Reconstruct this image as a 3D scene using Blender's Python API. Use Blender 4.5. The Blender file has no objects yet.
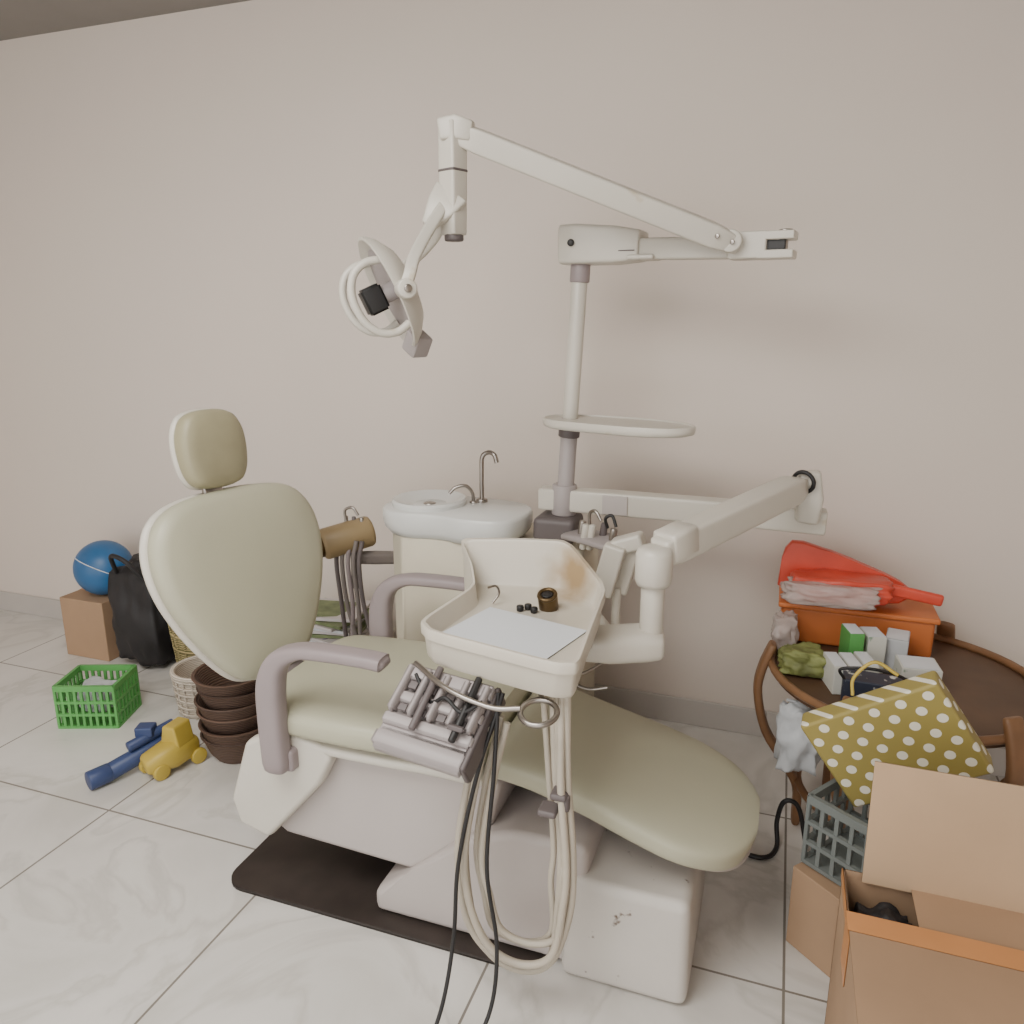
import bpy, bmesh, math, random
from mathutils import Vector, Matrix, noise
random.seed(4)
PI=math.pi
SC=bpy.context.scene
def lin(c):
    c=c/255.0
    return c/12.92 if c<=0.04045 else ((c+0.055)/1.055)**2.4
def col(r,g,b): return (lin(r),lin(g),lin(b),1)
# ---------------------------------------------------------------- materials
def mat(name,rgb,rough=0.5,metal=0.0,var=0.06,scale=6.0,bump=0.0,bscale=60.0,alpha=1.0,spots=None,spec=0.5,stain=None):
    m=bpy.data.materials.new(name); m.use_nodes=True
    nt=m.node_tree; b=nt.nodes['Principled BSDF']
    b.inputs['Roughness'].default_value=rough; b.inputs['Metallic'].default_value=metal
    b.inputs['Specular IOR Level'].default_value=spec
    tc=nt.nodes.new('ShaderNodeTexCoord')
    nz=nt.nodes.new('ShaderNodeTexNoise'); nz.inputs['Scale'].default_value=scale; nz.inputs['Detail'].default_value=5
    nt.links.new(tc.outputs['Object'],nz.inputs['Vector'])
    rp=nt.nodes.new('ShaderNodeValToRGB')
    c=col(*rgb); k0=1-var*2; k1=1+var
    rp.color_ramp.elements[0].position=.3; rp.color_ramp.elements[1].position=.7
    rp.color_ramp.elements[0].color=(c[0]*k0,c[1]*k0,c[2]*k0,1)
    rp.color_ramp.elements[1].color=(min(1,c[0]*k1),min(1,c[1]*k1),min(1,c[2]*k1),1)
    nt.links.new(nz.outputs['Fac'],rp.inputs['Fac'])
    out=rp.outputs['Color']
    if spots:
        n2=nt.nodes.new('ShaderNodeTexNoise'); n2.inputs['Scale'].default_value=spots[1]; n2.inputs['Detail'].default_value=3
        nt.links.new(tc.outputs['Object'],n2.inputs['Vector'])
        r2=nt.nodes.new('ShaderNodeValToRGB'); r2.color_ramp.elements[0].position=spots[2]; r2.color_ramp.elements[1].position=spots[2]+.08
        nt.links.new(n2.outputs['Fac'],r2.inputs['Fac'])
        mx=nt.nodes.new('ShaderNodeMixRGB'); mx.inputs['Color2'].default_value=col(*spots[0])
        nt.links.new(r2.outputs['Color'],mx.inputs['Fac']); nt.links.new(out,mx.inputs['Color1'])
        out=mx.outputs['Color']
    if stain:   # rust / residue patch at a fixed place on the surface: (rgb, centre, radius)
        vm=nt.nodes.new('ShaderNodeVectorMath'); vm.operation='DISTANCE'; vm.inputs[1].default_value=stain[1]
        nt.links.new(tc.outputs['Object'],vm.inputs[0])
        n4=nt.nodes.new('ShaderNodeTexNoise'); n4.inputs['Scale'].default_value=22; nt.links.new(tc.outputs['Object'],n4.inputs['Vector'])
        ma=nt.nodes.new('ShaderNodeMath'); ma.operation='MULTIPLY_ADD'; ma.inputs[1].default_value=.07; nt.links.new(n4.outputs['Fac'],ma.inputs[0]); nt.links.new(vm.outputs['Value'],ma.inputs[2])
        mr=nt.nodes.new('ShaderNodeMapRange'); mr.inputs['From Min'].default_value=stain[2]*.55; mr.inputs['From Max'].default_value=stain[2]*1.25; mr.inputs['To Min'].default_value=.8; mr.inputs['To Max'].default_value=0
        nt.links.new(ma.outputs[0],mr.inputs['Value'])
        mx=nt.nodes.new('ShaderNodeMixRGB'); mx.inputs['Color2'].default_value=col(*stain[0]); nt.links.new(mr.outputs[0],mx.inputs['Fac']); nt.links.new(out,mx.inputs['Color1']); out=mx.outputs['Color']
    nt.links.new(out,b.inputs['Base Color'])
    if bump>0:
        n3=nt.nodes.new('ShaderNodeTexNoise'); n3.inputs['Scale'].default_value=bscale
        nt.links.new(tc.outputs['Object'],n3.inputs['Vector'])
        bp=nt.nodes.new('ShaderNodeBump'); bp.inputs['Strength'].default_value=bump; bp.inputs['Distance'].default_value=.01
        nt.links.new(n3.outputs['Fac'],bp.inputs['Height']); nt.links.new(bp.outputs['Normal'],b.inputs['Normal'])
    if alpha<1:
        b.inputs['Alpha'].default_value=alpha
    return m

def tile_mat():
    m=bpy.data.materials.new('marble_tile'); m.use_nodes=True
    nt=m.node_tree; L=nt.links; b=nt.nodes['Principled BSDF']; b.inputs['Roughness'].default_value=.3
    tc=nt.nodes.new('ShaderNodeTexCoord'); sp=nt.nodes.new('ShaderNodeSeparateXYZ'); L.new(tc.outputs['Object'],sp.inputs[0])
    def M(op,a,bv=None,c=None):
        n=nt.nodes.new('ShaderNodeMath'); n.operation=op
        for i,v in enumerate((a,bv,c)):
            if v is None: continue
            if isinstance(v,(int,float)): n.inputs[i].default_value=v
            else: L.new(v,n.inputs[i])
        return n.outputs[0]
    P=.671
    def line(s,off):
        f=M('FRACT',M('DIVIDE',M('SUBTRACT',s,off-10.5*P),P))
        d=M('ABSOLUTE',M('SUBTRACT',f,.5))
        return M('LESS_THAN',d,.0032/P)
    g=M('MAXIMUM',line(sp.outputs[0],.105),line(sp.outputs[1],1.58))
    n1=nt.nodes.new('ShaderNodeTexNoise'); n1.inputs['Scale'].default_value=1.9; n1.inputs['Detail'].default_value=8; n1.inputs['Distortion'].default_value=1.2
    L.new(tc.outputs['Object'],n1.inputs['Vector'])
    r=nt.nodes.new('ShaderNodeValToRGB'); e=r.color_ramp.elements
    e[0].position=.34; e[0].color=col(201,198,192); e[1].position=.64; e[1].color=col(221,218,213)
    x=e.new(.47); x.color=col(213,210,205); x=e.new(.50); x.color=col(199,196,190); x=e.new(.54); x.color=col(215,212,207)
    L.new(n1.outputs['Fac'],r.inputs['Fac'])
    mx=nt.nodes.new('ShaderNodeMixRGB'); L.new(g,mx.inputs['Fac']); L.new(r.outputs['Color'],mx.inputs['Color1']); mx.inputs['Color2'].default_value=col(128,122,114)
    L.new(mx.outputs['Color'],b.inputs['Base Color'])
    return m

def dots_mat():
    m=bpy.data.materials.new('polka_dot_paper'); m.use_nodes=True
    nt=m.node_tree; L=nt.links; b=nt.nodes['Principled BSDF']; b.inputs['Roughness'].default_value=.55
    tc=nt.nodes.new('ShaderNodeTexCoord'); sp=nt.nodes.new('ShaderNodeSeparateXYZ'); L.new(tc.outputs['Object'],sp.inputs[0])
    def M(op,a,bv=None):
        n=nt.nodes.new('ShaderNodeMath'); n.operation=op
        for i,v in enumerate((a,bv)):
            if v is None: continue
            if isinstance(v,(int,float)): n.inputs[i].default_value=v
            else: L.new(v,n.inputs[i])
        return n.outputs[0]
    S=.060
    u=M('DIVIDE',M('ADD',M('ADD',sp.outputs[0],sp.outputs[1]),2.0),S); v=M('DIVIDE',M('ADD',sp.outputs[2],2.0),S)
    def grid(o):
        a=M('SUBTRACT',M('FRACT',M('ADD',u,o)),.5); c=M('SUBTRACT',M('FRACT',M('ADD',v,o)),.5)
        return M('SQRT',M('ADD',M('MULTIPLY',a,a),M('MULTIPLY',c,c)))
    d=M('MINIMUM',grid(0),grid(.5)); f=M('LESS_THAN',d,.19)
    mx=nt.nodes.new('ShaderNodeMixRGB'); L.new(f,mx.inputs['Fac']); mx.inputs['Color1'].default_value=col(150,136,74); mx.inputs['Color2'].default_value=col(226,222,206)
    L.new(mx.outputs['Color'],b.inputs['Base Color']); return m

def stripe_mat(name,c1,c2,scale,axis='Z'):
    m=bpy.data.materials.new(name); m.use_nodes=True
    nt=m.node_tree; L=nt.links; b=nt.nodes['Principled BSDF']; b.inputs['Roughness'].default_value=.7
    tc=nt.nodes.new('ShaderNodeTexCoord'); w=nt.nodes.new('ShaderNodeTexWave'); w.bands_direction=axis; w.inputs['Scale'].default_value=scale; w.inputs['Distortion'].default_value=1.2
    L.new(tc.outputs['Object'],w.inputs['Vector'])
    r=nt.nodes.new('ShaderNodeValToRGB'); r.color_ramp.elements[0].color=col(*c1); r.color_ramp.elements[1].color=col(*c2)
    L.new(w.outputs['Fac'],r.inputs['Fac']); L.new(r.outputs['Color'],b.inputs['Base Color'])
    bp=nt.nodes.new('ShaderNodeBump'); bp.inputs['Strength'].default_value=.6; bp.inputs['Distance'].default_value=.005
    L.new(w.outputs['Fac'],bp.inputs['Height']); L.new(bp.outputs['Normal'],b.inputs['Normal']); return m

M_wall=mat('wall_paint',(216,205,195),.85,var=.012,scale=1.3,bump=.04,bscale=30)
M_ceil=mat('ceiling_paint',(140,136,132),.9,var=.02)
M_tile=tile_mat()
M_base=mat('baseboard_tile',(190,184,178),.35,var=.03,scale=3)
M_vin=mat('vinyl_sage',(176,174,152),.42,var=.035,scale=3,bump=.04,bscale=200)
M_vin2=mat('vinyl_headrest',(154,148,120),.45,var=.08,scale=7)
M_wht=mat('enamel_white',(202,197,186),.34,var=.02,scale=5,spots=((176,160,130),9,.70))
M_box=mat('enamel_chipped',(200,195,188),.4,var=.03,scale=5,spots=((90,70,55),32,.69))
M_body=mat('base_grey_lilac',(182,174,170),.45,var=.02,scale=4)
M_mau=mat('armrest_mauve',(144,133,134),.45,var=.03)
M_rack=mat('rack_grey',(162,154,153),.45,var=.03)
M_rackd=mat('rack_dark',(98,90,90),.5)
M_plate=mat('steel_floorplate',(62,54,50),.5,metal=.3,var=.12,scale=12)
M_chr=mat('chrome',(160,154,148),.3,metal=1,var=.03)
M_blk=mat('black_rubber',(32,31,32),.5)
M_cream=mat('cabinet_cream',(204,196,176),.5,var=.03)
M_porc=mat('basin_white',(214,215,212),.2,var=.01)
M_tan=mat('tan_cover',(146,126,92),.5,var=.08)
M_hose=mat('hose_beige',(182,173,158),.45,var=.04,scale=10)
M_hoseg=mat('hose_grey',(120,112,108),.5)
M_trayi=mat('tray_enamel',(204,197,183),.35,var=.03,scale=6,spots=((165,140,98),7,.68),stain=((150,116,62),(-.475,1.80,.87),.11))
M_paper=mat('paper_white',(216,220,224),.7,var=.01)
M_brass=mat('brass_dark',(96,78,52),.35,metal=.7)
M_wood=mat('cane_brown',(132,96,66),.45,var=.1,scale=12)
M_woodd=mat('tabletop_brown',(92,68,50),.5,var=.1,scale=9)
M_card=mat('cardboard',(166,136,108),.8,var=.05,scale=4)
M_cardl=mat('cardboard_light',(182,154,124),.8,var=.04,scale=4)
M_tape=mat('tape_orange',(198,138,88),.35,var=.05)
M_red=mat('plastic_red',(206,76,56),.35,var=.08,scale=9)
M_org=mat('plastic_orange',(200,114,60),.5,var=.05)
M_clear=mat('clear_plastic',(205,192,186),.25,var=.06,scale=15,alpha=.6)
M_dots=dots_mat()
M_crate=mat('crate_grey',(112,118,116),.5,var=.04)
M_green=mat('plastic_green',(90,160,84),.45,var=.05)
M_dgreen=mat('leaf_green',(124,130,74),.6,var=.2,scale=25)
M_blue=mat('plastic_blue',(54,70,112),.45,var=.1)
M_bball=mat('ball_blue',(48,102,152),.4,var=.1)
M_yel=mat('plastic_yellow',(186,162,70),.45,var=.08)
M_bag=mat('bag_black',(38,36,38),.6,var=.2,bump=.3,bscale=14)
M_bas=stripe_mat('basket_brown',(66,50,42),(102,78,64),40)
M_wick=stripe_mat('wicker_white',(168,156,140),(214,204,190),45)
M_wick2=stripe_mat('wicker_straw',(110,110,70),(184,164,118),30)
M_pbox=mat('box_print',(208,208,200),.5,var=.04,spots=((90,130,100),26,.62))
M_dbox=mat('box_navy',(44,50,66),.5,var=.1,spots=((205,205,200),34,.58))
M_pile=mat('magazine_mix',(206,200,200),.5,var=.05,spots=((130,112,150),20,.62))
M_pgreen=mat('magazine_green',(120,132,92),.5,var=.2,scale=20)
M_cloth=mat('cloth_pale',(192,195,198),.8,var=.08,scale=14)

# ---------------------------------------------------------------- helpers
def grp(name):
    e=bpy.data.objects.new(name,None); SC.collection.objects.link(e); e.empty_display_size=.1; return e
def finish(ob,m,par,smooth=True,ang=40,wn=False):
    if m: 
        ob.data.materials.clear(); ob.data.materials.append(m)
    if ob.name not in SC.collection.objects: SC.collection.objects.link(ob)
    if par is not None: ob.parent=par
    if smooth:
        for p in ob.data.polygons: p.use_smooth=True
        try: ob.data.set_sharp_from_angle(angle=math.radians(ang))
        except Exception: pass
    if wn:
        ob.modifiers.new('wn','WEIGHTED_NORMAL')
    return ob
def frombm(name,bm,m,par,smooth=True,ang=40,wn=False):
    bmesh.ops.recalc_face_normals(bm,faces=bm.faces)
    me=bpy.data.meshes.new(name); bm.to_mesh(me); bm.free()
    return finish(bpy.data.objects.new(name,me),m,par,smooth,ang,wn)
def box(name,lo,hi,m,par,bev=.006,rot=None,taper=None,origin=False):
    """rot=(rx,ry,rz) degrees about centre"""
    c=Vector([(a+b)/2 for a,b in zip(lo,hi)]); d=Vector([(b-a) for a,b in zip(lo,hi)])
    bm=bmesh.new(); bmesh.ops.create_cube(bm,size=1)
    for v in bm.verts:
        v.co=Vector((v.co.x*d.x,v.co.y*d.y,v.co.z*d.z))
        if taper and v.co.z<0: v.co.x*=taper; v.co.y*=taper
    if bev>0: bmesh.ops.bevel(bm,geom=bm.edges[:],offset=min(bev,min(d)*.45),segments=3,affect='EDGES',profile=.5)
    R=Matrix.Identity(4)
    if rot:
        R=Matrix.Rotation(math.radians(rot[2]),4,'Z')@Matrix.Rotation(math.radians(rot[1]),4,'Y')@Matrix.Rotation(math.radians(rot[0]),4,'X')
    if origin:
        ob=frombm(name,bm,m,par,wn=True); ob.matrix_world=Matrix.Translation(c)@R; return ob
    bmesh.ops.transform(bm,matrix=Matrix.Translation(c)@R,verts=bm.verts)
    return frombm(name,bm,m,par,wn=True)
def prism(name,pts,lo,hi,m,par,plane='XZ',bev=.01,chaik=0):
    for _ in range(chaik):
        q=[]; n=len(pts)
        for i in range(n):
            a=Vector(pts[i]); b=Vector(pts[(i+1)%n]); q+=[tuple(a*.8+b*.2),tuple(a*.2+b*.8)]
        pts=q
    bm=bmesh.new()
    def mp(p,w):
        if plane=='XZ': return (p[0],w,p[1])
        if plane=='XY': return (p[0],p[1],w)
        return (w,p[0],p[1])
    A=[bm.verts.new(mp(p,lo)) for p in pts]; B=[bm.verts.new(mp(p,hi)) for p in pts]
    n=len(pts)
    fa=bm.faces.new(A); fb=bm.faces.new(B)
    for i in range(n): bm.faces.new((A[i],A[(i+1)%n],B[(i+1)%n],B[i]))
    if bev>0:
        es=list(set(list(fa.edges)+list(fb.edges)))
        if not chaik: es=bm.edges[:]
        bmesh.ops.bevel(bm,geom=es,offset=bev,segments=3,affect='EDGES',profile=.5,clamp_overlap=True)
    return frombm(name,bm,m,par,wn=True)
def sp(v,e): return math.copysign(abs(v)**e,v)
def sweep(name,path,sizes,side,m,par,n=4,seg=28,rnd=.5):
    """loft super-elliptical rings; sizes=(half along side, half along normal)"""
    P=[Vector(p) for p in path]
    if isinstance(sizes,tuple): sizes=[sizes]*len(P)
    sizes=list(sizes)
    N=len(P); frames=[]
    for i in range(N):
        T=(P[min(i+1,N-1)]-P[max(i-1,0)]).normalized()
        S=Vector(side); S=(S-T*S.dot(T)).normalized(); frames.append((P[i],T,S,S.cross(T),sizes[i]))
    rings=[]
    r=min(min(sizes[0]),min(sizes[-1]))*rnd
    ks=[1,.8,.5,.2]
    c,T,S,Nn,(a,b)=frames[0]
    for k in ks: rings.append((c+T*r*(1-k)**2,S,Nn,a-r*k,b-r*k))
    for fr in frames[1:-1]: rings.append((fr[0],fr[2],fr[3],fr[4][0],fr[4][1]))
    c,T,S,Nn,(a,b)=frames[-1]
    for k in reversed(ks): rings.append((c-T*r*(1-k)**2,S,Nn,a-r*k,b-r*k))
    bm=bmesh.new(); R=[]
    for c,S,Nn,a,b in rings:
        vs=[]
        for j in range(seg):
            th=2*PI*(j+.5)/seg
            vs.append(bm.verts.new(c+S*(a*sp(math.cos(th),2/n))+Nn*(b*sp(math.sin(th),2/n))))
        R.append(vs)
    for i in range(len(R)-1):
        for j in range(seg): bm.faces.new((R[i][j],R[i][(j+1)%seg],R[i+1][(j+1)%seg],R[i+1][j]))
    bm.faces.new(R[0]); bm.faces.new(R[-1])
    return frombm(name,bm,m,par,ang=50)
def crom(pts,k=8):
    P=[Vector(p) for p in pts]; P=[P[0]*2-P[1]]+P+[P[-1]*2-P[-2]]; out=[]
    for i in range(1,len(P)-2):
        for s in range(k):
            t=s/k; a,b,c,d=P[i-1],P[i],P[i+1],P[i+2]
            out.append(.5*((2*b)+(c-a)*t+(2*a-5*b+4*c-d)*t*t+(-a+3*b-3*c+d)*t**3))
    out.append(P[-2]); return out
def tube(name,pts,r,m,par,k=8,seg=10,smooth=True):
    P=crom(pts,k) if smooth else [Vector(p) for p in pts]
    bm=bmesh.new(); R=[]; up=None
    for i,p in enumerate(P):
        T=(P[min(i+1,len(P)-1)]-P[max(i-1,0)]).normalized()
        if up is None: 
            up=Vector((0,0,1)) if abs(T.z)<.9 else Vector((1,0,0))
        up=(up-T*up.dot(T)).normalized(); S=T.cross(up)
        R.append([bm.verts.new(p+r*(math.cos(2*PI*j/seg)*S+math.sin(2*PI*j/seg)*up)) for j in range(seg)])
    for i in range(len(R)-1):
        for j in range(seg): bm.faces.new((R[i][j],R[i][(j+1)%seg],R[i+1][(j+1)%seg],R[i+1][j]))
    bm.faces.new(R[0]); bm.faces.new(R[-1])
    return frombm(name,bm,m,par,ang=60)
def cyl(name,p0,p1,r,m,par,r2=None,bev=.004,seg=32):
    p0=Vector(p0);p1=Vector(p1); L=(p1-p0).length; r2=r if r2 is None else r2; b=min(bev,L*.3,r*.4)
    return lathe(name,[(0,0),(r-b,0),(r-b*.3,b*.3),(r,b),(r2,L-b),(r2-b*.3,L-b*.3),(r2-b,L),(0,L)],p0,m,par,axis=p1-p0,seg=seg)
def lathe(name,prof,c,m,par,axis=(0,0,1),seg=40,sx=1,sy=1,ang=45):
    q=Vector((0,0,1)).rotation_difference(Vector(axis).normalized()).to_matrix()
    c=Vector(c); bm=bmesh.new(); R=[]
    for r,z in prof:
        if r<=1e-6: R.append([bm.verts.new(c+q@Vector((0,0,z)))])
        else: R.append([bm.verts.new(c+q@Vector((r*sx*math.cos(2*PI*j/seg),r*sy*math.sin(2*PI*j/seg),z))) for j in range(seg)])
    for i in range(len(R)-1):
        A,B=R[i],R[i+1]
        for j in range(seg):
            k=(j+1)%seg
            if len(A)==1 and len(B)==1: continue
            if len(A)==1: bm.faces.new((A[0],B[j],B[k]))
            elif len(B)==1: bm.faces.new((A[j],A[k],B[0]))
            else: bm.faces.new((A[j],A[k],B[k],B[j]))
    return frombm(name,bm,m,par,ang=ang)
def torus(name,c,R,r,m,par,axis=(0,0,1),a0=0,a1=360,sx=1,sy=1,k=48):
    q=Vector((0,0,1)).rotation_difference(Vector(axis).normalized()).to_matrix(); c=Vector(c)
    pts=[c+q@Vector((R*sx*math.cos(math.radians(a0+(a1-a0)*i/k)),R*sy*math.sin(math.radians(a0+(a1-a0)*i/k)),0)) for i in range(k+1)]
    return tube(name,pts,r,m,par,smooth=False,seg=8)
def pad(name,outl,Mx,t,m,par,rings=((.82,-.5),(.95,-.42),(1,-.15),(1,.12),(.965,.32),(.88,.44),(.65,.52),(.35,.56),(.1,.57)),cen=None):
    cx=sum(p[0] for p in outl)/len(outl); cy=sum(p[1] for p in outl)/len(outl)
    if cen: cx,cy=cen
    bm=bmesh.new(); R=[]
    for s,h in rings:
        R.append([bm.verts.new(Mx@Vector((cx+(p[0]-cx)*s,cy+(p[1]-cy)*s,h*t))) for p in outl])
    n=len(outl)
    for i in range(len(R)-1):
        for j in range(n): bm.faces.new((R[i][j],R[i][(j+1)%n],R[i+1][(j+1)%n],R[i+1][j]))
    bm.faces.new(R[0]); bm.faces.new(R[-1])
    return frombm(name,bm,m,par,ang=60)
def chaik(pts,n=2,k=.25):
    for _ in range(n):
        q=[]
        for i in range(len(pts)):
            a=Vector(pts[i]); b=Vector(pts[(i+1)%len(pts)]); q+=[a.lerp(b,k),a.lerp(b,1-k)]
        pts=q
    return pts
def rrect(x0,y0,x1,y1,r,k=6):
    o=[]
    for cx,cy,a in ((x1-r,y1-r,0),(x0+r,y1-r,90),(x0+r,y0+r,180),(x1-r,y0+r,270)):
        for i in range(k+1):
            t=math.radians(a+90*i/k); o.append((cx+r*math.cos(t),cy+r*math.sin(t)))
    return o
def frame(o,X,Y):
    X=Vector(X).normalized(); Y=Vector(Y); Y=(Y-X*Y.dot(X)).normalized(); Z=X.cross(Y)
    Mx=Matrix((X,Y,Z)).transposed().to_4x4(); Mx.translation=Vector(o); return Mx
def lump(name,c,d,m,par,amp=.2,fr=6,seed=0,rot=0,boxy=.6,ang=180):
    bm=bmesh.new(); bmesh.ops.create_cube(bm,size=2); bmesh.ops.subdivide_edges(bm,edges=bm.edges[:],cuts=15,use_grid_fill=True)
    Rz=Matrix.Rotation(math.radians(rot),3,'Z'); c=Vector(c)
    for v in bm.verts:
        s=v.co.normalized(); p=s*(1-boxy)+v.co*boxy*.82
        nn=noise.noise(p*fr*.3+Vector((seed,seed*2,0)))+.5*noise.noise(p*fr*.8+Vector((seed,0,3)))
        p=p*(1+amp*nn); p=Vector((p.x*d[0]/2,p.y*d[1]/2,max(p.z,-.8)*d[2]/2)); v.co=c+Rz@p
    return frombm(name,bm,m,par,ang=ang)
def crate(par,c,dx,dy,h,m,rot=0,slats=7,rows=3):
    Rz=Matrix.Rotation(math.radians(rot),4,'Z'); T=Matrix.Translation(Vector(c))@Rz
    bm=bmesh.new()
    def bb(lo,hi):
        g=bmesh.ops.create_cube(bm,size=1)['verts']
        for v in g: v.co=Vector([(a+b)/2+(b-a)*q for a,b,q in zip(lo,hi,v.co)])
    t=.006; X=dx/2;Y=dy/2
    bb((-X,-Y,0),(X,Y,t))
    for s in (-1,1):
        for zz in [i*(h-.018)/rows for i in range(rows+1)]:
            hh=.022 if zz>h-.03 else .010
            bb((-X,s*Y-t,zz),(X,s*Y+t,zz+hh)); bb((s*X-t,-Y,zz),(s*X+t,Y,zz+hh))
        for i in range(slats+1):
            x=-X+dx*i/slats; bb((x-.005,s*Y-t*.7,0),(x+.005,s*Y+t*.7,h))
        ny=max(3,int(slats*dy/dx))
        for i in range(ny+1):
            y=-Y+dy*i/ny; bb((s*X-t*.7,y-.005,0),(s*X+t*.7,y+.005,h))
    bmesh.ops.transform(bm,matrix=T,verts=bm.verts)
    return frombm('crate_body',bm,m,par,smooth=False)

# ---------------------------------------------------------------- room
WY=2.74; CZ=2.66; X0,X1=-4.0,1.7; Y0=-2.2
def plain(name,lo,hi,m): return box(name,lo,hi,m,None,bev=0)
plain('floor',(X0,Y0,-.06),(X1,WY,0),M_tile)
plain('wall_back',(X0,WY,-.06),(X1,WY+.1,CZ),M_wall)
plain('wall_left',(X0-.1,Y0,-.06),(X0,WY+.1,CZ),M_wall)
plain('wall_right',(X1,Y0,-.06),(X1+.1,WY+.1,CZ),M_wall)
plain('ceiling',(X0-.1,Y0,CZ),(X1+.1,WY+.1,CZ+.08),M_ceil)
bb=grp('baseboard_back')
x=X0
while x<X1:
    x2=min(x+.671,X1); box('board',(x+.001,WY-.012,0),(x2-.001,WY,.105),M_base,bb,bev=.003); x=x2

# ---------------------------------------------------------------- dental chair
ch=grp('dental_chair')
CY=1.70
prism('floor_plate',rrect(-1.345,1.425,-.44,2.0,.06),0.0,.012,M_plate,ch,plane='XY',bev=0)
prism('base_wedge',[(-.90,.012),(-.90,.075),(-.81,.14),(-.64,.295),(-.52,.34),(-.34,.34),(-.34,.012)],1.47,1.92,M_body,ch,bev=.022)
box('base_box',(-.392,1.452,0),(-.105,1.86,.268),M_box,ch,bev=.025,taper=1.03)
prism('lift_body',[(-1.24,.19),(-1.18,.15),(-.80,.135),(-.60,.25),(-.56,.44),(-1.0,.45),(-1.25,.41)],1.50,1.90,M_body,ch,bev=.02)
for s,nm in ((-1,'near'),(1,'far')):
    y0,y1=(1.452,1.50) if s<0 else (1.90,1.948)
    prism('side_cover_'+nm,[(-1.25,.44),(-1.312,.26),(-1.29,.19),(-1.20,.165),(-1.03,.36),(-.99,.44),(-1.0,.47),(-1.14,.50)],y0,y1,M_wht,ch,bev=.015)
def cush(nm,pts,th,m):
    path=[(x,CY,z) for x,z,w in pts]; sweep(nm,path,[(w,th) for x,z,w in pts],(0,1,0),m,ch,n=3.6,seg=48,rnd=.6)
seat=crom([(-1.215,.515,.215),(-1.18,.52,.255),(-1.0,.523,.268),(-.85,.522,.265),(-.72,.515,.25),(-.60,.50,.235)],5)
leg=crom([(-.59,.498,.232),(-.48,.473,.220),(-.36,.441,.222),(-.24,.405,.232),(-.14,.374,.230),(-.06,.350,.197),(-.015,.335,.145),(.008,.326,.08)],5)
cush('seat_cushion',seat,.05,M_vin); cush('leg_cushion',leg,.042,M_vin)
sweep('seat_pan',[(x,CY,z-.062) for x,z,w in seat],[(w-.02,.02) for x,z,w in seat],(0,1,0),M_wht,ch,seg=40)
sweep('leg_pan',[(x,CY,z-.044) for x,z,w in leg],[(max(.03,w-.04),.012) for x,z,w in leg],(0,1,0),M_body,ch,seg=40)
sweep('leg_strut',[(-.62,CY,.40),(-.42,CY,.355),(-.28,CY,.31)],(.09,.03),(0,1,0),M_body,ch)
# backrest (the back is turned slightly towards the near side)
r=math.radians(15); yw=math.radians(-14)
Rb=Matrix.Rotation(yw,3,'Z')
F=frame((-1.385,CY,.785),Rb@Vector((0,1,0)),Rb@Vector((-math.sin(r),0,math.cos(r))))
def egg(ws): return [tuple(p) for p in chaik([Vector((w,h)) for h,w in ws]+[Vector((-w,h)) for h,w in reversed(ws)],3)]
bo=egg([(-.275,.075),(-.225,.140),(-.10,.218),(.03,.268),(.15,.272),(.235,.225),(.268,.115)])
pad('back_cushion',bo,F,.085,M_vin,ch)
pad('back_shell',[(a*1.015,b*1.015) for a,b in bo],F@Matrix.Translation((0,0,-.040)),.035,M_wht,ch)
F2=frame((-1.478,CY,1.157),Rb@Vector((0,1,0)),(-.14,0,1))
ho=egg([(-.108,.06),(-.07,.092),(0,.102),(.06,.096),(.108,.062)])
pad('headrest_cushion',ho,F2,.07,M_vin2,ch)
pad('headrest_shell',[(a*1.03,b*1.03) for a,b in ho],F2@Matrix.Translation((0,0,-.030)),.028,M_wht,ch)
sweep('headrest_stem',[(-1.50,CY,1.10),(-1.49,CY,1.04),(-1.46,CY,.96)],(.035,.01),(0,1,0),M_chr,ch)
sweep('back_bracket',[(-1.38,CY,.72),(-1.34,CY,.60),(-1.30,CY,.50),(-1.18,CY,.45)],(.085,.03),(0,1,0),M_mau,ch)
# armrests
for y,nm in ((1.425,'near'),(1.975,'far')):
    ap=crom([(-.805,y,.742),(-.86,y,.746),(-.97,y,.745),(-1.04,y,.738),(-1.10,y,.705),(-1.128,y,.64),(-1.132,y,.54),(-1.128,y,.40)],5)
    n=len(ap); sz=[(.029,.017+(.018*max(0,min(1,(i/n-.40)/.3)))) for i in range(n)]
    sweep('armrest_'+nm,ap,sz,(0,1,0),M_mau,ch,n=3,rnd=.9)
    box('arm_mount_'+nm,(-1.17,min(y,CY+(.23 if y>CY else -.23)),.40),(-1.085,max(y,CY+(.23 if y>CY else -.23)),.46),M_mau,ch,bev=.01)

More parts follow.
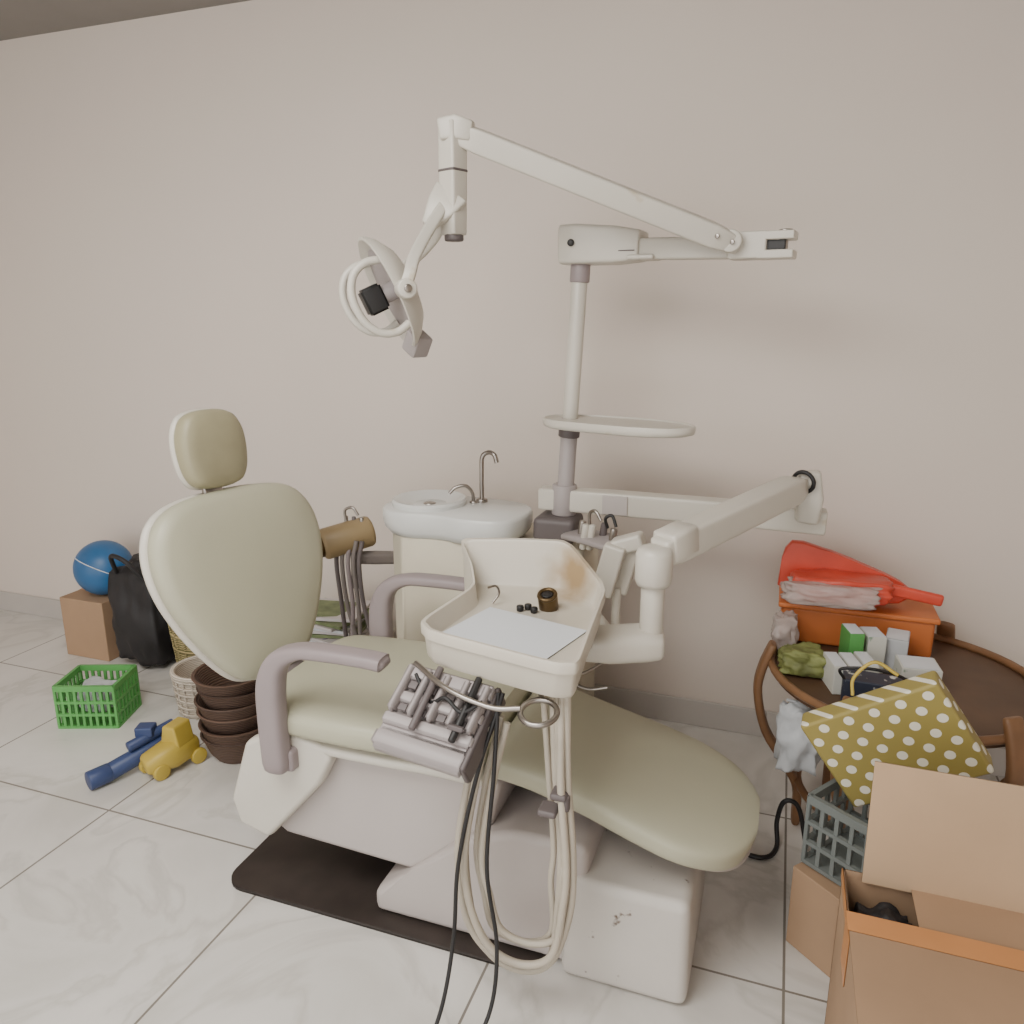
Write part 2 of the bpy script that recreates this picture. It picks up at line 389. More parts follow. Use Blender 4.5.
# ---------------------------------------------------------------- dental unit
un=grp('dental_delivery_unit')
prism('cabinet',rrect(-1.23,2.20,-.56,2.52,.07),0,.80,M_cream,un,plane='XY',bev=0)
box('cabinet_plinth',(-1.14,2.22,0),(-.58,2.48,.05),M_rackd,un)
bas=[tuple(p) for p in chaik([Vector(p) for p in ((-1.285,2.26),(-1.19,2.17),(-1.04,2.20),(-.94,2.165),(-.80,2.18),(-.76,2.28),(-.77,2.42),(-.87,2.48),(-1.17,2.50),(-1.27,2.42))],3)]
pad('cuspidor_top',bas,frame((0,0,.845),(1,0,0),(0,1,0)),.085,M_porc,un,rings=((.72,-.6),(.9,-.5),(.975,-.25),(1,.0),(1,.35),(.985,.46),(.96,.5)))
lathe('spittoon_rim',[(.125,.0),(.128,.018),(.122,.026),(.112,.024),(.09,.012),(.05,.004),(0,.002)],(-1.13,2.34,.882),M_porc,un,sx=1,sy=1.05)
lathe('spittoon_drain',[(0,.006),(.02,.006),(.022,.004),(.022,0)],(-1.13,2.34,.884),M_chr,un)
tube('filler_spout',[(-.968,2.42,.88),(-.968,2.42,1.0),(-.965,2.42,1.045),(-.945,2.42,1.062),(-.918,2.41,1.058),(-.908,2.41,1.03)],.008,M_chr,un)
tube('rinse_spout',[(-.99,2.40,.88),(-.992,2.39,.925),(-1.01,2.375,.95),(-1.04,2.36,.945),(-1.06,2.35,.925)],.006,M_chr,un)
cyl('spout_base',(-.968,2.42,.88),(-.968,2.42,.90),.02,M_chr,un); cyl('spout_base_b',(-.99,2.40,.88),(-.99,2.40,.895),.015,M_chr,un)
# pole
tp=Vector((-.613,2.35,1.67)); bt=Vector((-.6475,2.35,1.0)); dv=(tp-bt)/(.67)
cyl('pole',bt-dv*.2,tp,.0245,M_wht,un); cyl('pole_collar',bt+dv*.2,bt+dv*.16,.029,M_rack,un); cyl('pole_sleeve',bt-dv*.2,bt+dv*.165,.027,M_rack,un)
cyl('pole_neck',tp-dv*.06,tp-dv*.0,.03,M_mau,un)
box('pole_block',(-.74,2.28,.80),(-.60,2.42,.885),M_rackd,un,bev=.02)
sh=[tuple(p) for p in chaik([Vector(p) for p in ((-.72,2.30),(-.66,2.24),(-.52,2.20),(-.38,2.16),(-.27,2.18),(-.225,2.25),(-.28,2.34),(-.45,2.41),(-.64,2.43),(-.72,2.39))],3)]
pad('shelf',sh,frame((0,0,1.190),(1,0,0),(0,1,0)),.028,M_wht,un,rings=((.93,-.5),(.985,-.35),(1,.0),(1,.4),(.99,.5),(.965,.5),(.955,.36)))
cyl('shelf_collar',(-.641,2.35,1.14),(-.638,2.35,1.177),.034,M_rackd,un)
# upper arm box + inner arm
sweep('arm_head',[(-.668,2.36,1.718),(-.62,2.355,1.718),(-.50,2.345,1.712),(-.425,2.335,1.708)],[(.056,.057),(.057,.057),(.056,.052),(.05,.044)],(0,1,0),M_wht,un,n=9,rnd=.16,seg=48)
box('arm_head_seam',(-.672,2.296,1.692),(-.44,2.300,1.695),M_rackd,un,bev=0,rot=(0,0,-6))
cyl('arm_switch',(-.63,2.299,1.72),(-.63,2.286,1.72),.010,M_blk,un)
box('arm_tongue',(-.46,2.28,1.668),(-.38,2.38,1.682),M_wht,un,rot=(0,0,-5))
sweep('inner_arm',[(-.46,2.33,1.70),(-.30,2.30,1.695),(-.15,2.265,1.69)],(.025,.03),(0,1,0),M_wht,un,n=8,rnd=.2)
box('clevis_body',(-.175,2.22,1.658),(-.075,2.30,1.728),M_wht,un,bev=.006,rot=(0,0,-8))
for z,nm in ((1.715,'top'),(1.668,'low')):
    box('clevis_'+nm,(-.10,2.21,z-.011),(-.008,2.285,z+.011),M_wht,un,bev=.004,rot=(0,0,-8))
cyl('clevis_cap',(-.035,2.245,1.724),(-.035,2.245,1.731),.018,M_chr,un)
cyl('clevis_pin',(-.05,2.245,1.66),(-.05,2.245,1.725),.022,M_chr,un)
box('clevis_slot',(-.10,2.225,1.678),(-.03,2.275,1.705),M_blk,un,bev=.003,rot=(0,0,-8))
# boom
pB=Vector((-.150,2.222,1.692)); pT=Vector((-.835,1.95,1.958))
sweep('lamp_boom',[pB,pB.lerp(pT,.1),pB.lerp(pT,.5),pB.lerp(pT,.93),pT],[(.026,.024),(.028,.031),(.027,.030),(.026,.029),(.026,.027)],(.36,.93,0),M_wht,un,n=8,rnd=.4,seg=40)
cyl('boom_pivot',pB+Vector((-.02,-.034,.01)),pB+Vector((-.02,.034,.01)),.029,M_wht,un)
for i,f in enumerate((.02,.075)):
    q=pB.lerp(pT,f)+Vector((-.0,-.032,.0)); cyl('boom_screw_%d'%i,q,q+Vector((-.002,-.006,0)),.006,M_chr,un,bev=.001)
sweep('boom_elbow',[(-.80,1.962,1.962),(-.84,1.95,1.970),(-.880,1.94,1.962)],[(.03,.026),(.030,.029),(.029,.028)],(.36,.93,0),M_wht,un,n=8,rnd=.25)
sweep('drop_post',[(-.851,1.95,1.985),(-.851,1.95,1.90),(-.851,1.95,1.80),(-.851,1.95,1.715)],[(.028,.028),(.028,.028),(.027,.027),(.026,.026)],(.36,.93,0),M_wht,un,n=8,rnd=.15)
cyl('drop_post_cap',(-.851,1.95,1.70),(-.851,1.95,1.718),.025,M_rackd,un)
sweep('drop_post_band',[(-.851,1.95,1.868),(-.851,1.95,1.874)],(.0295,.0295),(.36,.93,0),M_rackd,un,n=8,rnd=.05)
# lamp head
n_=Vector((-.70,-.58,-.42)).normalized(); LC=Vector((-1.0,1.88,1.575))
vv=Vector((0,0,1)); vv=(vv-n_*vv.dot(n_)).normalized(); ss=n_.cross(vv)
lathe('lamp_reflector_shell',[(0,-.055),(.05,-.052),(.10,-.038),(.135,-.012),(.15,.008),(.153,.018),(.146,.020),(.12,.0),(.08,-.020),(.04,-.030),(0,-.032)],LC,M_wht,un,axis=n_,seg=56)
lathe('lamp_reflector_glass',[(0,-.020),(.04,-.018),(.08,-.010),(.118,.006),(.116,.008),(0,-.012)],LC,M_rack,un,axis=n_)
cyl('lamp_bulb_housing',LC-n_*.03,LC+n_*.04,.024,M_rack,un)
FB=frame(LC+n_*.055,ss,vv)
bm=bmesh.new(); bmesh.ops.create_cube(bm,size=1)
for v in bm.verts: v.co=Vector((v.co.x*.062,v.co.y*.070,v.co.z*.055))
bmesh.ops.bevel(bm,geom=bm.edges[:],offset=.006,segments=2,affect='EDGES'); bmesh.ops.transform(bm,matrix=FB,verts=bm.verts); frombm('lamp_bulb_cap',bm,M_blk,un,wn=True)
for i,s in enumerate((-1,1)):
    b=LC+ss*s*.075
    tube('lamp_handle_%d'%i,[b+vv*.085+n_*.01,b+vv*.092+n_*.05,b+vv*.075+n_*.09,b+vv*.03+n_*.115,b-vv*.03+n_*.115,b-vv*.075+n_*.09,b-vv*.092+n_*.05,b-vv*.085+n_*.01],.0105,M_wht,un)
sweep('lamp_bracket',[(-.850,1.94,1.82),(-.875,1.925,1.78),(-.905,1.905,1.735)],[(.012,.05),(.014,.040),(.012,.02)],(0,1,0),M_wht,un,n=5)
pv=LC-ss*.165
yk=crom([(-.868,1.925,1.785),(-.885,1.86,1.715),(-.888,1.79,1.65),pv+Vector((.01,0,.03)),pv+Vector((-.01,0,-.015))],4)
sweep('lamp_yoke',yk,(.010,.015),(.334,-.943,0),M_wht,un,n=4)
pf=LC+ss*.165
yk2=crom([(-.868,1.945,1.785),(-.93,2.0,1.72),(-1.02,2.035,1.66),pf+Vector((0,0,.02))],4)
sweep('lamp_yoke_far',yk2,(.010,.016),(.334,-.943,0),M_wht,un,n=4)
cyl('lamp_pivot',pv-ss*.02,pv+ss*.03,.024,M_wht,un); cyl('lamp_pivot_screw',pv-ss*.026,pv-ss*.018,.010,M_chr,un)
cyl('lamp_pivot_far',pf+ss*.02,pf-ss*.03,.022,M_wht,un)
tl=LC-vv*.150+n_*.0
box('lamp_tail',tuple(tl-Vector((.028,.028,.03))),tuple(tl+Vector((.028,.028,.03))),M_rack,un,bev=.008,rot=(0,30,-25))
# delivery arms
sweep('arm_lower',[(-.735,2.36,.935),(-.5,2.36,.935),(-.1,2.362,.933),(.14,2.365,.925)],(.035,.037),(0,1,0),M_wht,un,n=9,rnd=.2,seg=40)
cyl('arm_lower_hub',(-.655,2.355,.885),(-.653,2.355,.985),.040,M_rack,un)
box('arm_label',(-.52,2.320,.905),(-.44,2.326,.965),M_body,un,bev=.001)
sweep('elbow_post',[(.085,2.33,.93),(.09,2.33,1.0),(.08,2.33,1.08)],[(.034,.036),(.034,.036),(.03,.034)],(0,1,0),M_wht,un,n=5,rnd=.4)
torus('elbow_gasket',(.066,2.29,1.055),.030,.006,M_blk,un,axis=(.45,.9,.2))
a=Vector((.06,2.29,1.045)); b=Vector((-.255,1.76,.965))
sweep('arm_upper',[a,a.lerp(b,.08),a.lerp(b,.5),a.lerp(b,.92),b],[(.028,.03),(.036,.036),(.038,.036),(.038,.036),(.034,.032)],(0,0,1),M_wht,un,n=8,rnd=.45,seg=40)
sweep('arm_upper_lid',[a.lerp(b,.82)+Vector((0,0,.008)),a.lerp(b,.97)+Vector((0,0,.006))],(.040,.039),(0,0,1),M_wht,un,n=7,rnd=.3,seg=40)
cyl('arm_knuckle',(-.262,1.745,.885),(-.262,1.745,.985),.044,M_wht,un,bev=.018)
cyl('arm_column',(-.262,1.745,.745),(-.262,1.745,.89),.028,M_wht,un)
sweep('tray_bracket',[(-.23,1.75,.742),(-.28,1.74,.742),(-.36,1.70,.742),(-.44,1.66,.745)],[(.05,.034),(.056,.037),(.053,.037),(.05,.03)],(.4,.9,0),M_wht,un,n=4,rnd=.5)
box('tray_mount',(-.55,1.50,.75),(-.38,1.70,.80),M_rack,un,bev=.012)
tube('brake_lever',[(-.36,1.66,.71),(-.40,1.62,.695),(-.45,1.60,.70),(-.38,1.57,.685),(-.33,1.58,.69)],.004,M_chr,un)
# tray
tr=[Vector(p) for p in ((-.715,1.372,.868),(-.328,1.288,.868),(-.350,1.50,.868),(-.372,1.745,.872),(-.50,1.855,.948),(-.63,1.83,.948),(-.785,1.80,.942),(-.728,1.735,.90),(-.688,1.66,.868))]
tr=chaik(tr,3,.12)
cx=-.53; cy=1.55
def tring(s,zf): return [Vector((cx+(p.x-cx)*s,cy+(p.y-cy)*s,zf(p.z))) for p in tr]
rr=[tring(.88,lambda z:.782),tring(.935,lambda z:.786),tring(.95,lambda z:.795),tring(.97,lambda z:z-.028),tring(1.0,lambda z:z-.024),tring(1.005,lambda z:z-.006),tring(.995,lambda z:z),tring(.955,lambda z:z-.001),tring(.94,lambda z:z-.008),tring(.90,lambda z:.830),tring(.87,lambda z:.823)]
bm=bmesh.new(); RR=[[bm.verts.new(v) for v in q] for q in rr]; n=len(tr)
for i in range(len(RR)-1):
    for j in range(n): bm.faces.new((RR[i][j],RR[i][(j+1)%n],RR[i+1][(j+1)%n],RR[i+1][j]))
bm.faces.new(RR[0]); bm.faces.new(RR[-1]); frombm('tray',bm,M_trayi,un,ang=50)
box('tray_paper',(-.665,1.385,.8245),(-.400,1.605,.8265),M_paper,un,bev=0,rot=(0,0,-14))
cyl('tray_knob',(-.50,1.68,.823),(-.50,1.665,.863),.024,M_brass,un); torus('tray_knob_ring',(-.50,1.664,.863),.02,.005,M_brass,un,axis=(0,-.4,1)); cyl('tray_knob_core',(-.50,1.665,.861),(-.50,1.664,.866),.014,M_blk,un)
for i,(x,y) in enumerate(((-.545,1.655),(-.525,1.64),(-.56,1.64))): cyl('tray_cap_%d'%i,(x,y,.823),(x,y,.838),.009,M_blk,un)
tube('tray_clip',[(-.665,1.70,.85),(-.64,1.69,.86),(-.625,1.67,.85),(-.635,1.65,.83)],.003,M_chr,un)
# handpiece rack
Fr=frame((-.735,1.235,.672),(.20,-.015,-.015),(.03,.15,.10))
def rbox(nm,lo,hi,m,bev=.004):
    c=[(a+b)/2 for a,b in zip(lo,hi)]; d=[b-a for a,b in zip(lo,hi)]
    bm=bmesh.new(); bmesh.ops.create_cube(bm,size=1)
    for v in bm.verts: v.co=Vector((c[0]+v.co.x*d[0],c[1]+v.co.y*d[1],c[2]+v.co.z*d[2]))
    bmesh.ops.bevel(bm,geom=bm.edges[:],offset=min(bev,min(d)*.4),segments=2,affect='EDGES')
    bmesh.ops.transform(bm,matrix=Fr,verts=bm.verts); return frombm(nm,bm,m,un,wn=True)
rbox('rack_plate',(0,0,-.012),(.205,.175,.006),M_rack)
rbox('rack_lip',(-.004,-.016,-.026),(.209,.030,.016),M_rack,.010)
rbox('rack_tier_low',(.0,.035,.0),(.205,.062,.020),M_rack,.005); rbox('rack_tier_mid',(.0,.085,.0),(.205,.112,.024),M_rack,.005); rbox('rack_tier_top',(.0,.138,.0),(.205,.172,.028),M_rack,.005)
for i in range(5):
    x=.012+i*.0450
    rbox('rack_fin_%d'%i,(x-.008,.060,.0),(x+.008,.168,.034),M_rack,.005)
for i in range(4):
    x=.0345+i*.0450
    rbox('rack_notch_%d'%i,(x-.0095,.066,.018),(x+.0095,.082,.023),M_rackd,.001); rbox('rack_notch_b%d'%i,(x-.0095,.116,.018),(x+.0095,.134,.026),M_rackd,.001)
for i in (1,3):
    x=.0345+i*.045; p=Fr@Vector((x,.03,.030)); q=Fr@Vector((x,.175,.036)); cyl('handpiece_%d'%i,p,q,.0075,(M_chr,M_rackd,M_wht,M_blk)[i],un)
rbox('rack_side',(.197,-.01,-.05),(.213,.18,.01),M_rackd)
rbox('rack_lever',(.15,.05,.034),(.19,.062,.046),M_rackd)
tube('rack_rail',[(-.70,1.36,.79),(-.60,1.30,.775),(-.50,1.28,.762),(-.44,1.29,.765)],.006,M_chr,un)
tube('rack_cord',[(-.69,1.34,.775),(-.64,1.30,.74),(-.60,1.29,.76),(-.56,1.28,.74),(-.52,1.29,.765)],.004,M_blk,un)
torus('tray_handle_ring',(-.405,1.30,.758),.036,.006,M_chr,un,axis=(0,-.25,1)); tube('ring_stem',[(-.41,1.335,.762),(-.42,1.36,.78),(-.43,1.40,.79)],.006,M_chr,un)
cyl('tray_underknob',(-.45,1.40,.76),(-.45,1.40,.795),.018,M_chr,un)
# hoses
def hose(i,x0,x1,zb,y,r,m,y1=1.36,z0=.70,z1=.78):
    xm=(x0+x1)/2
    tube('hose_%d'%i,[(x0+.02,y+.03,z0),(x0-.0,y,z0-.12),(x0-.025,y-.005,.40),(x0-.01,y,zb+.11),(xm-.06,y+.01,zb+.02),(xm+.01,y+.015,zb),(xm+.07,y+.02,zb+.04),(x1+.0,y+.02,zb+.17),(x1+.002,y+.03,.42),(x1-.015,y+.04,.60),(x1-.025,y1,z1)],r,m,un)
hose(0,-.555,-.340,.125,1.30,.0085,M_hose); hose(1,-.535,-.350,.155,1.285,.0085,M_hose); hose(2,-.545,-.370,.11,1.315,.008,M_hose); hose(3,-.505,-.360,.19,1.31,.008,M_hose); hose(4,-.525,-.390,.17,1.33,.007,M_hose)
box('hose_clip',(-.41,1.305,.52),(-.37,1.35,.535),M_rackd,un); box('hose_clip_b',(-.385,1.31,.56),(-.35,1.35,.575),M_rackd,un); cyl('hose_clip_knob',(-.355,1.325,.535),(-.355,1.325,.57),.010,M_rackd,un)
tube('cable_0',[(-.50,1.33,.77),(-.495,1.29,.62),(-.505,1.27,.40),(-.48,1.26,.22),(-.485,1.22,.08),(-.53,1.13,.008),(-.58,1.04,.006),(-.66,.92,.006)],.0045,M_blk,un)
tube('cable_1',[(-.49,1.33,.77),(-.53,1.28,.60),(-.565,1.26,.40),(-.575,1.25,.22),(-.585,1.2,.08),(-.61,1.14,.006),(-.65,1.05,.006),(-.70,.96,.006)],.0045,M_blk,un)
# behind-tray assistant holder
for i,(x,y) in enumerate(((-.385,2.02),(-.42,1.98))):
    box('holder_panel_%d'%i,(x-.03,y-.02,.76),(x+.03,y+.02,.91),M_wht,un,bev=.008,rot=(0,14,0))
box('holder_head',(-.42,1.98,.885),(-.33,2.04,.93),M_wht,un,bev=.01,rot=(0,-20,0))
cyl('holder_leg',(-.40,2.0,.60),(-.40,2.0,.78),.012,M_wht,un)
tube('holder_arm',[(-.40,2.0,.63),(-.45,2.1,.62),(-.56,2.3,.62)],.014,M_wht,un)
sweep('holder_tray',[(-.60,2.28,.845),(-.50,2.22,.85),(-.43,2.16,.855)],(.06,.012),(.3,.9,0),M_rack,un)
for i,(x,y) in enumerate(((-.57,2.24),(-.53,2.2),(-.50,2.23),(-.46,2.18),(-.55,2.2))):
    cyl('syringe_%d'%i,(x,y,.82),(x+.01,y,.90),.011,(M_chr,M_wht,M_rackd)[i%3],un)
tube('syringe_hose_a',[(-.53,2.2,.90),(-.53,2.2,.935),(-.51,2.19,.945),(-.49,2.18,.92)],.005,M_chr,un); tube('syringe_hose_b',[(-.47,2.18,.90),(-.475,2.17,.93),(-.455,2.17,.94),(-.44,2.16,.91)],.005,M_blk,un)
# assistant suction arm
cyl('suction_drum',(-1.435,2.13,.765),(-1.315,2.26,.795),.054,M_tan,un,bev=.014); cyl('suction_drum_end',(-1.449,2.116,.762),(-1.432,2.133,.766),.042,M_brass,un)
sweep('suction_arm',[(-1.34,2.2,.71),(-1.30,2.25,.70),(-1.20,2.32,.69)],(.02,.022),(0,1,0),M_hoseg,un)
cyl('suction_post',(-1.35,2.2,.60),(-1.35,2.2,.77),.016,M_rackd,un)
for i in range(5):
    x=-1.39+i*.022
    tube('suction_hose_%d'%i,[(x,2.17,.78),(x-.01,2.16,.70),(x-.005,2.17,.55),(x+.025*math.sin(i*2),2.18,.40),(x+.0,2.20,.27+.03*i),(x+.04,2.20,.30),(x+.08,2.20,.40)],.008,(M_rackd,M_hoseg,M_mau,M_hoseg,M_rackd)[i],un)
for i in range(3):
    x=-1.385+i*.03; cyl('suction_tip_%d'%i,(x,2.21,.80),(x-.005,2.22,.85),.007,(M_chr,M_rackd)[i%2],un)
tube('suction_hook',[(-1.38,2.2,.84),(-1.38,2.2,.875),(-1.35,2.2,.885),(-1.33,2.2,.86)],.005,M_chr,un)
fc=grp('power_cable')
tube('cable',[(.16,2.10,.02),(.13,2.12,.13),(.09,2.12,.14),(.075,2.12,.07),(.08,2.09,.008),(.05,2.03,.008),(-.02,2.03,.008),(-.12,2.06,.008),(-.3,2.12,.008)],.007,M_blk,fc)

# ---------------------------------------------------------------- right side clutter
tb=grp('round_cane_table'); TC=Vector((.375,2.26,0))
lathe('top',[(0,.49),(.33,.49),(.35,.50),(.35,.515),(.33,.52),(0,.52)],TC,M_woodd,tb,seg=64)
torus('rim',TC+Vector((0,0,.525)),.355,.012,M_wood,tb)
torus('lower_ring',TC+Vector((0,0,.15)),.25,.012,M_wood,tb)
for i in range(6):
    an=math.radians(184+i*60); ca,sa=math.cos(an),math.sin(an)
    sweep('leg_%d'%i,[TC+Vector((r_*ca,r_*sa,z)) for r_,z in [(p.x,p.z) for p in crom([Vector((.352,0,.58)),Vector((.378,0,.50)),Vector((.385,0,.42)),Vector((.355,0,.30)),Vector((.29,0,.20)),Vector((.25,0,.12)),Vector((.245,0,0))],4)]],(.026,.013),(-sa,ca,0),M_wood,tb,n=3)
ob=grp('orange_storage_box')
box('body',(.04,2.41,.521),(.47,2.60,.635),M_org,ob,bev=.01); box('lid',(.03,2.40,.632),(.48,2.61,.65),M_org,ob,bev=.006)
rb=grp('red_plastic_bag')
prism('folder',[(.02,.655),(.03,.80),(.06,.84),(.20,.80),(.36,.74),(.42,.70),(.36,.655)],2.46,2.49,M_red,rb,bev=.008,chaik=1)
lump('bag_body',(.20,2.44,.71),(.32,.18,.10),M_red,rb,amp=.16,fr=6,seed=3,boxy=.7)
lump('clear_wrap',(.17,2.37,.705),(.30,.09,.08),M_clear,rb,amp=.25,fr=7,seed=5)
box('handle',(.31,2.40,.70),(.48,2.42,.735),M_red,rb,bev=.008,rot=(0,8,0))
lv=grp('green_patterned_pouch'); lump('pouch',(.105,2.19,.562),(.14,.11,.08),M_dgreen,lv,amp=.3,fr=7,seed=9)
cb=grp('clear_plastic_bag'); lump('bag',(.055,2.345,.575),(.08,.08,.13),M_clear,cb,amp=.3,fr=6,seed=11)
wb=grp('white_paper_bag'); lump('bag',(.11,2.09,.37),(.13,.11,.22),M_cloth,wb,amp=.3,fr=5,seed=19,boxy=.7); tube('hanging_loop',[(.11,2.09,.46),(.09,2.08,.48),(.07,2.07,.487)],.004,M_cloth,wb)
for i,(x,y,z,dx,dy,dz,m_,rz) in enumerate(((.185,2.125,.561,.035,.10,.08,M_pbox,15),(.225,2.135,.561,.035,.10,.08,M_pbox,15),(.265,2.155,.561,.035,.10,.08,M_pbox,15),(.235,2.27,.58,.04,.08,.12,M_green,15),(.29,2.29,.575,.05,.08,.11,M_pbox,15),(.36,2.32,.57,.06,.09,.10,M_cloth,-10),(.40,2.2,.556,.10,.09,.07,M_pbox,5))):
    g=grp('medicine_box'); box('carton',(x-dx/2,y-dy/2,z-dz/2),(x+dx/2,y+dy/2,z+dz/2),m_,g,bev=.002,rot=(0,0,rz)); box('flap',(x-dx*.45,y-dy*.45,z+dz/2-.001),(x+dx*.45,y+dy*.45,z+dz/2+.002),M_paper if m_ is not M_paper else M_green,g,bev=0,rot=(0,0,rz))
nb=grp('navy_patterned_box'); box('carton',(.20,2.00,.521),(.42,2.075,.60),M_dbox,nb,bev=.004,rot=(0,0,-4)); tube('cord',[(.20,2.01,.60),(.19,2.00,.63),(.26,1.99,.645),(.33,2.0,.63),(.35,2.02,.60)],.004,M_blk,nb)
cr=grp('plastic_crate'); crate(cr,(.292,1.76,.222),.26,.19,.18,M_crate,rot=-35)
pg=grp('polka_dot_gift_bag')
o=box('bag_body',(.135,1.755,.44),(.455,1.815,.685),M_dots,pg,bev=.008,rot=(10,-34,-10),origin=True)
tube('bag_handle',[(.20,1.79,.66),(.20,1.80,.70),(.24,1.81,.74),(.29,1.80,.72)],.004,M_yel,pg)
b1=grp('cardboard_box'); box('box_body',(.155,1.615,0),(.435,1.865,.217),M_card,b1,bev=.003,rot=(0,0,-41)); box('tape',(.155,1.72,.2165),(.435,1.76,.2185),M_tape,b1,bev=0,rot=(0,0,-41))
b2=grp('open_cardboard_carton'); x0,x1,y0,y1,h=.190,.62,1.10,1.515,.40; t=.004
box('bottom',(x0,y0,0),(x1,y1,t),M_card,b2,bev=0)
box('side_left',(x0,y0,0),(x0+t,y1,h),M_card,b2,bev=0); box('side_right',(x1-t,y0,0),(x1,y1,h),M_card,b2,bev=0)
box('side_near',(x0,y0,0),(x1,y0+t,h),M_card,b2,bev=0); box('side_far',(x0,y1-t,0),(x1,y1,h),M_card,b2,bev=0)
box('flap_far',(x0+.035,y1-.004,h-.01),(x1,y1,h+.25),M_cardl,b2,bev=0,rot=(-6,0,0))
box('flap_near',(x0,y0,h-.001),(x1,1.38,h+.003),M_card,b2,bev=0)
box('flap_right',(.315,1.36,h-.006),(x1,y1-.006,h-.002),M_card,b2,bev=0)
box('tape_left',(x0-.0025,1.31,h-.10),(x0-.0002,1.38,h+.003),M_tape,b2,bev=0); box('tape_top',(x0-.0025,1.335,h+.003),(x1,1.385,h+.005),M_tape,b2,bev=0); box('tape_edge',(x0-.0025,1.38,h-.02),(x0-.0002,y1,h+.001),M_tape,b2,bev=0)
lump('hole_shade_fill',(.265,1.44,.28),(.12,.10,.20),M_bag,b2,amp=.15,seed=21)  # black lump added inside to paint the shade in the carton's opening

# ---------------------------------------------------------------- left side clutter
bw=grp('stacked_brown_baskets')
for i in range(6):
    z=.0+i*.045
    lathe('basket_%d'%i,[(0,z),(.085,z),(.105,z+.03),(.125,z+.085),(.131,z+.092),(.125,z+.096),(.115,z+.09),(.098,z+.035),(.08,z+.01),(0,z+.01)],(-1.74+.006*math.sin(i*2),2.0+.005*math.cos(i*3),0),M_bas,bw)
def basket(nm,c,r0,r1,h,m,fill=None):
    g=grp(nm); c=Vector(c)
    lathe('wall',[(0,0),(r0,0),(r1,h),(r1-.008,h),(r0-.008,.01),(0,.01)],c,m,g)
    for k in range(6): torus('weave_%d'%k,c+Vector((0,0,h*(k+.5)/6)),r0+(r1-r0)*(k+.5)/6+.002,.006,m,g,k=32)
    for k in range(20):
        a_=2*PI*k/20; d=Vector((math.cos(a_),math.sin(a_),0)); tube('stake_%d'%k,[c+d*(r0+.003),c+d*(r1+.004)+Vector((0,0,h))],.004,m,g,smooth=False,seg=6)
    torus('rim',c+Vector((0,0,h)),r1,.010,m,g); return g
basket('white_wicker_basket',(-2.08,2.23,0),.10,.115,.17,M_wick)
g=basket('straw_basket',(-2.28,2.50,0),.13,.165,.36,M_wick2)
lump('linen',(-2.27,2.49,.39),(.27,.25,.22),M_cloth,g,amp=.3,fr=6,seed=2); box('leaflet',(-2.36,2.38,.36),(-2.26,2.40,.48),M_pile,g,bev=.002,rot=(15,20,20))
g=grp('black_bag'); lump('bag',(-2.60,2.52,.24),(.30,.30,.54),M_bag,g,amp=.15,fr=5,seed=7,boxy=.7); tube('strap',[(-2.68,2.42,.44),(-2.64,2.37,.53),(-2.56,2.37,.51),(-2.52,2.41,.42)],.01,M_bag,g)
g=grp('cardboard_carton'); box('body',(-3.04,2.42,0),(-2.79,2.68,.28),M_card,g,bev=.004); box('tape',(-3.04,2.53,.279),(-2.79,2.57,.281),M_tape,g,bev=0)
g=grp('blue_ball'); lathe('ball',[(0.125*math.sin(PI*i/20),-.125*math.cos(PI*i/20)) for i in range(21)],(-2.87,2.53,.406),M_bball,g); torus('seam',(-2.87,2.53,.406),.1255,.002,M_paper,g,axis=(.3,.5,1))
g=grp('green_plastic_crate'); crate(g,(-2.42,2.03,0),.22,.18,.17,M_green,rot=20,slats=9); lump('toy_contents',(-2.42,2.03,.09),(.16,.12,.12),M_cloth,g,amp=.2,seed=31)
g=grp('toy_blaster')
cyl('barrel',(-2.03,1.70,.035),(-1.93,1.93,.085),.030,M_blue,g); cyl('barrel_tip',(-2.055,1.64,.033),(-2.028,1.705,.036),.032,M_blue,g)
cyl('barrel_upper',(-2.00,1.76,.10),(-1.94,1.91,.125),.018,M_blue,g)
prism('grip',[(-1.99,.0),(-1.95,.0),(-1.93,.09),(-1.98,.10)],1.88,1.91,M_blue,g,bev=.008); box('sight',(-2.01,1.80,.115),(-1.96,1.86,.15),M_blue,g,bev=.006,rot=(0,0,-68))
g=grp('yellow_toy_vehicle')
sweep('body',[(-1.93,1.75,.05),(-1.885,1.83,.065),(-1.87,1.92,.06)],[(.045,.034),(.048,.05),(.045,.042)],(.8,-.3,0),M_yel,g,n=3)
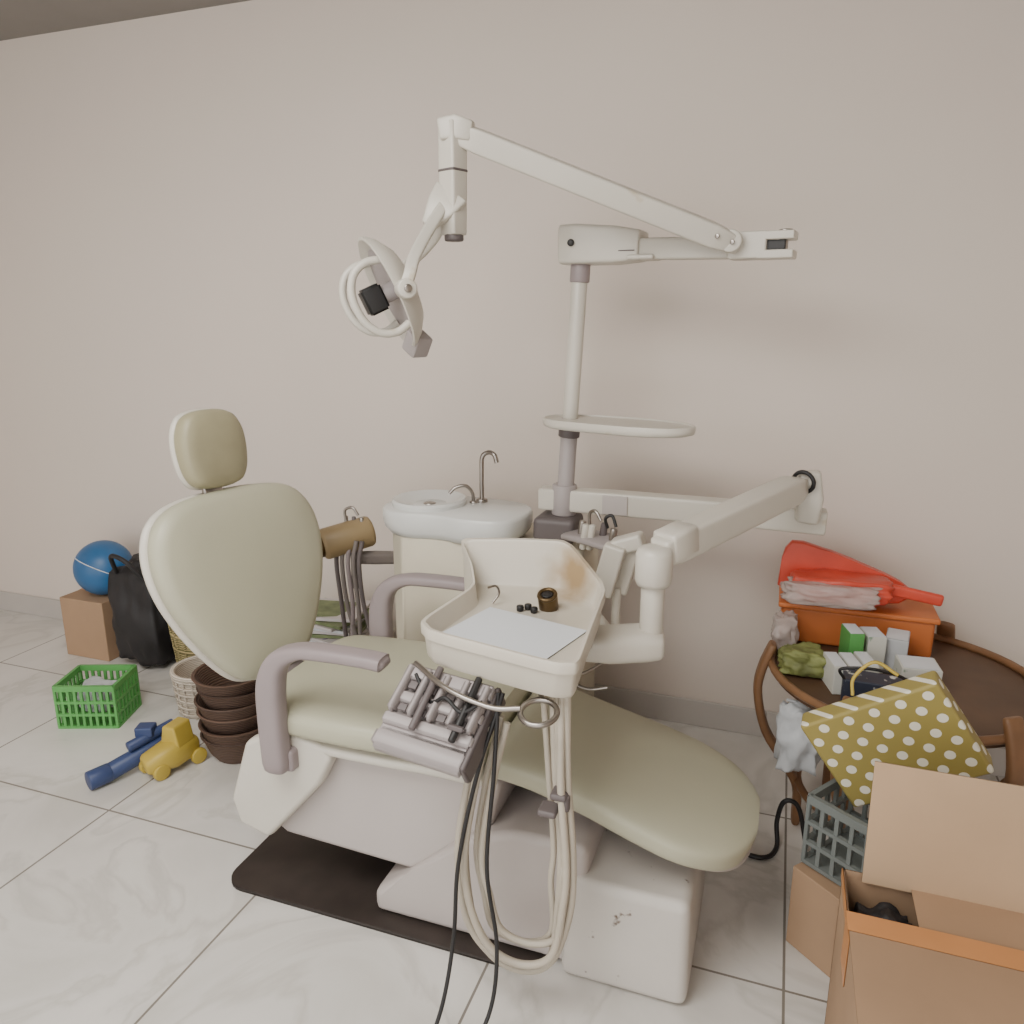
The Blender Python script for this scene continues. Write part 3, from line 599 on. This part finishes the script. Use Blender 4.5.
prism('cab',[(-1.92,.09),(-1.84,.09),(-1.855,.165),(-1.905,.165)],1.82,1.90,M_yel,g,bev=.008)
for i,(x,y) in enumerate(((-1.955,1.79),(-1.875,1.77),(-1.915,1.905),(-1.83,1.895))): cyl('wheel_%d'%i,(x-.008,y+.003,.028),(x+.010,y-.003,.028),.028,M_yel,g)
g=grp('storage_bin'); box('bin',(-1.82,2.30,0),(-1.45,2.62,.27),M_wick,g,bev=.01,taper=.9)
box('bin_rim',(-1.83,2.29,.255),(-1.44,2.63,.275),M_wht,g,bev=.006)
g=grp('magazine_stack')
for i in range(9):
    z=.276+i*.014; a_=random.uniform(-18,18); dx=random.uniform(-.02,.02)
    box('magazine_%d'%i,(-1.77+dx,2.34,z),(-1.50+dx,2.55,z+.012),(M_pile,M_paper,M_pile,M_pgreen)[i%4],g,bev=.001,rot=(0,0,a_))
box('top_leaflet',(-1.70,2.36,.402),(-1.52,2.50,.408),M_pgreen,g,bev=.001,rot=(4,6,25))

cl=grp('ceiling_lamp')
lathe('fitting',[(0,0),(.20,0),(.21,-.02),(.19,-.04),(0,-.045)],(-1.1,.2,CZ),M_porc,cl)
# ---------------------------------------------------------------- lights
def area(name,loc,rot,size,power,colr,sy=None):
    l=bpy.data.lights.new(name,'AREA'); l.energy=power; l.color=colr; l.size=size
    if sy: l.shape='RECTANGLE'; l.size_y=sy
    o=bpy.data.objects.new(name,l); o.location=loc; o.rotation_euler=[math.radians(a) for a in rot]; SC.collection.objects.link(o); return o
area('ceiling_light',(-1.2,.4,2.58),(10,0,0),1.7,92,(1,.965,.91))
w=bpy.data.worlds.new('world'); SC.world=w; w.use_nodes=True
w.node_tree.nodes['Background'].inputs[0].default_value=(1,.98,.95,1); w.node_tree.nodes['Background'].inputs[1].default_value=2.6
# ---------------------------------------------------------------- camera
cam=bpy.data.cameras.new('camera'); cam.lens=27.04; cam.sensor_width=36; cam.clip_start=.05
co=bpy.data.objects.new('camera',cam); SC.collection.objects.link(co); co.location=(0,0,1.5); co.rotation_euler=(math.radians(76),0,math.radians(19.5)); SC.camera=co
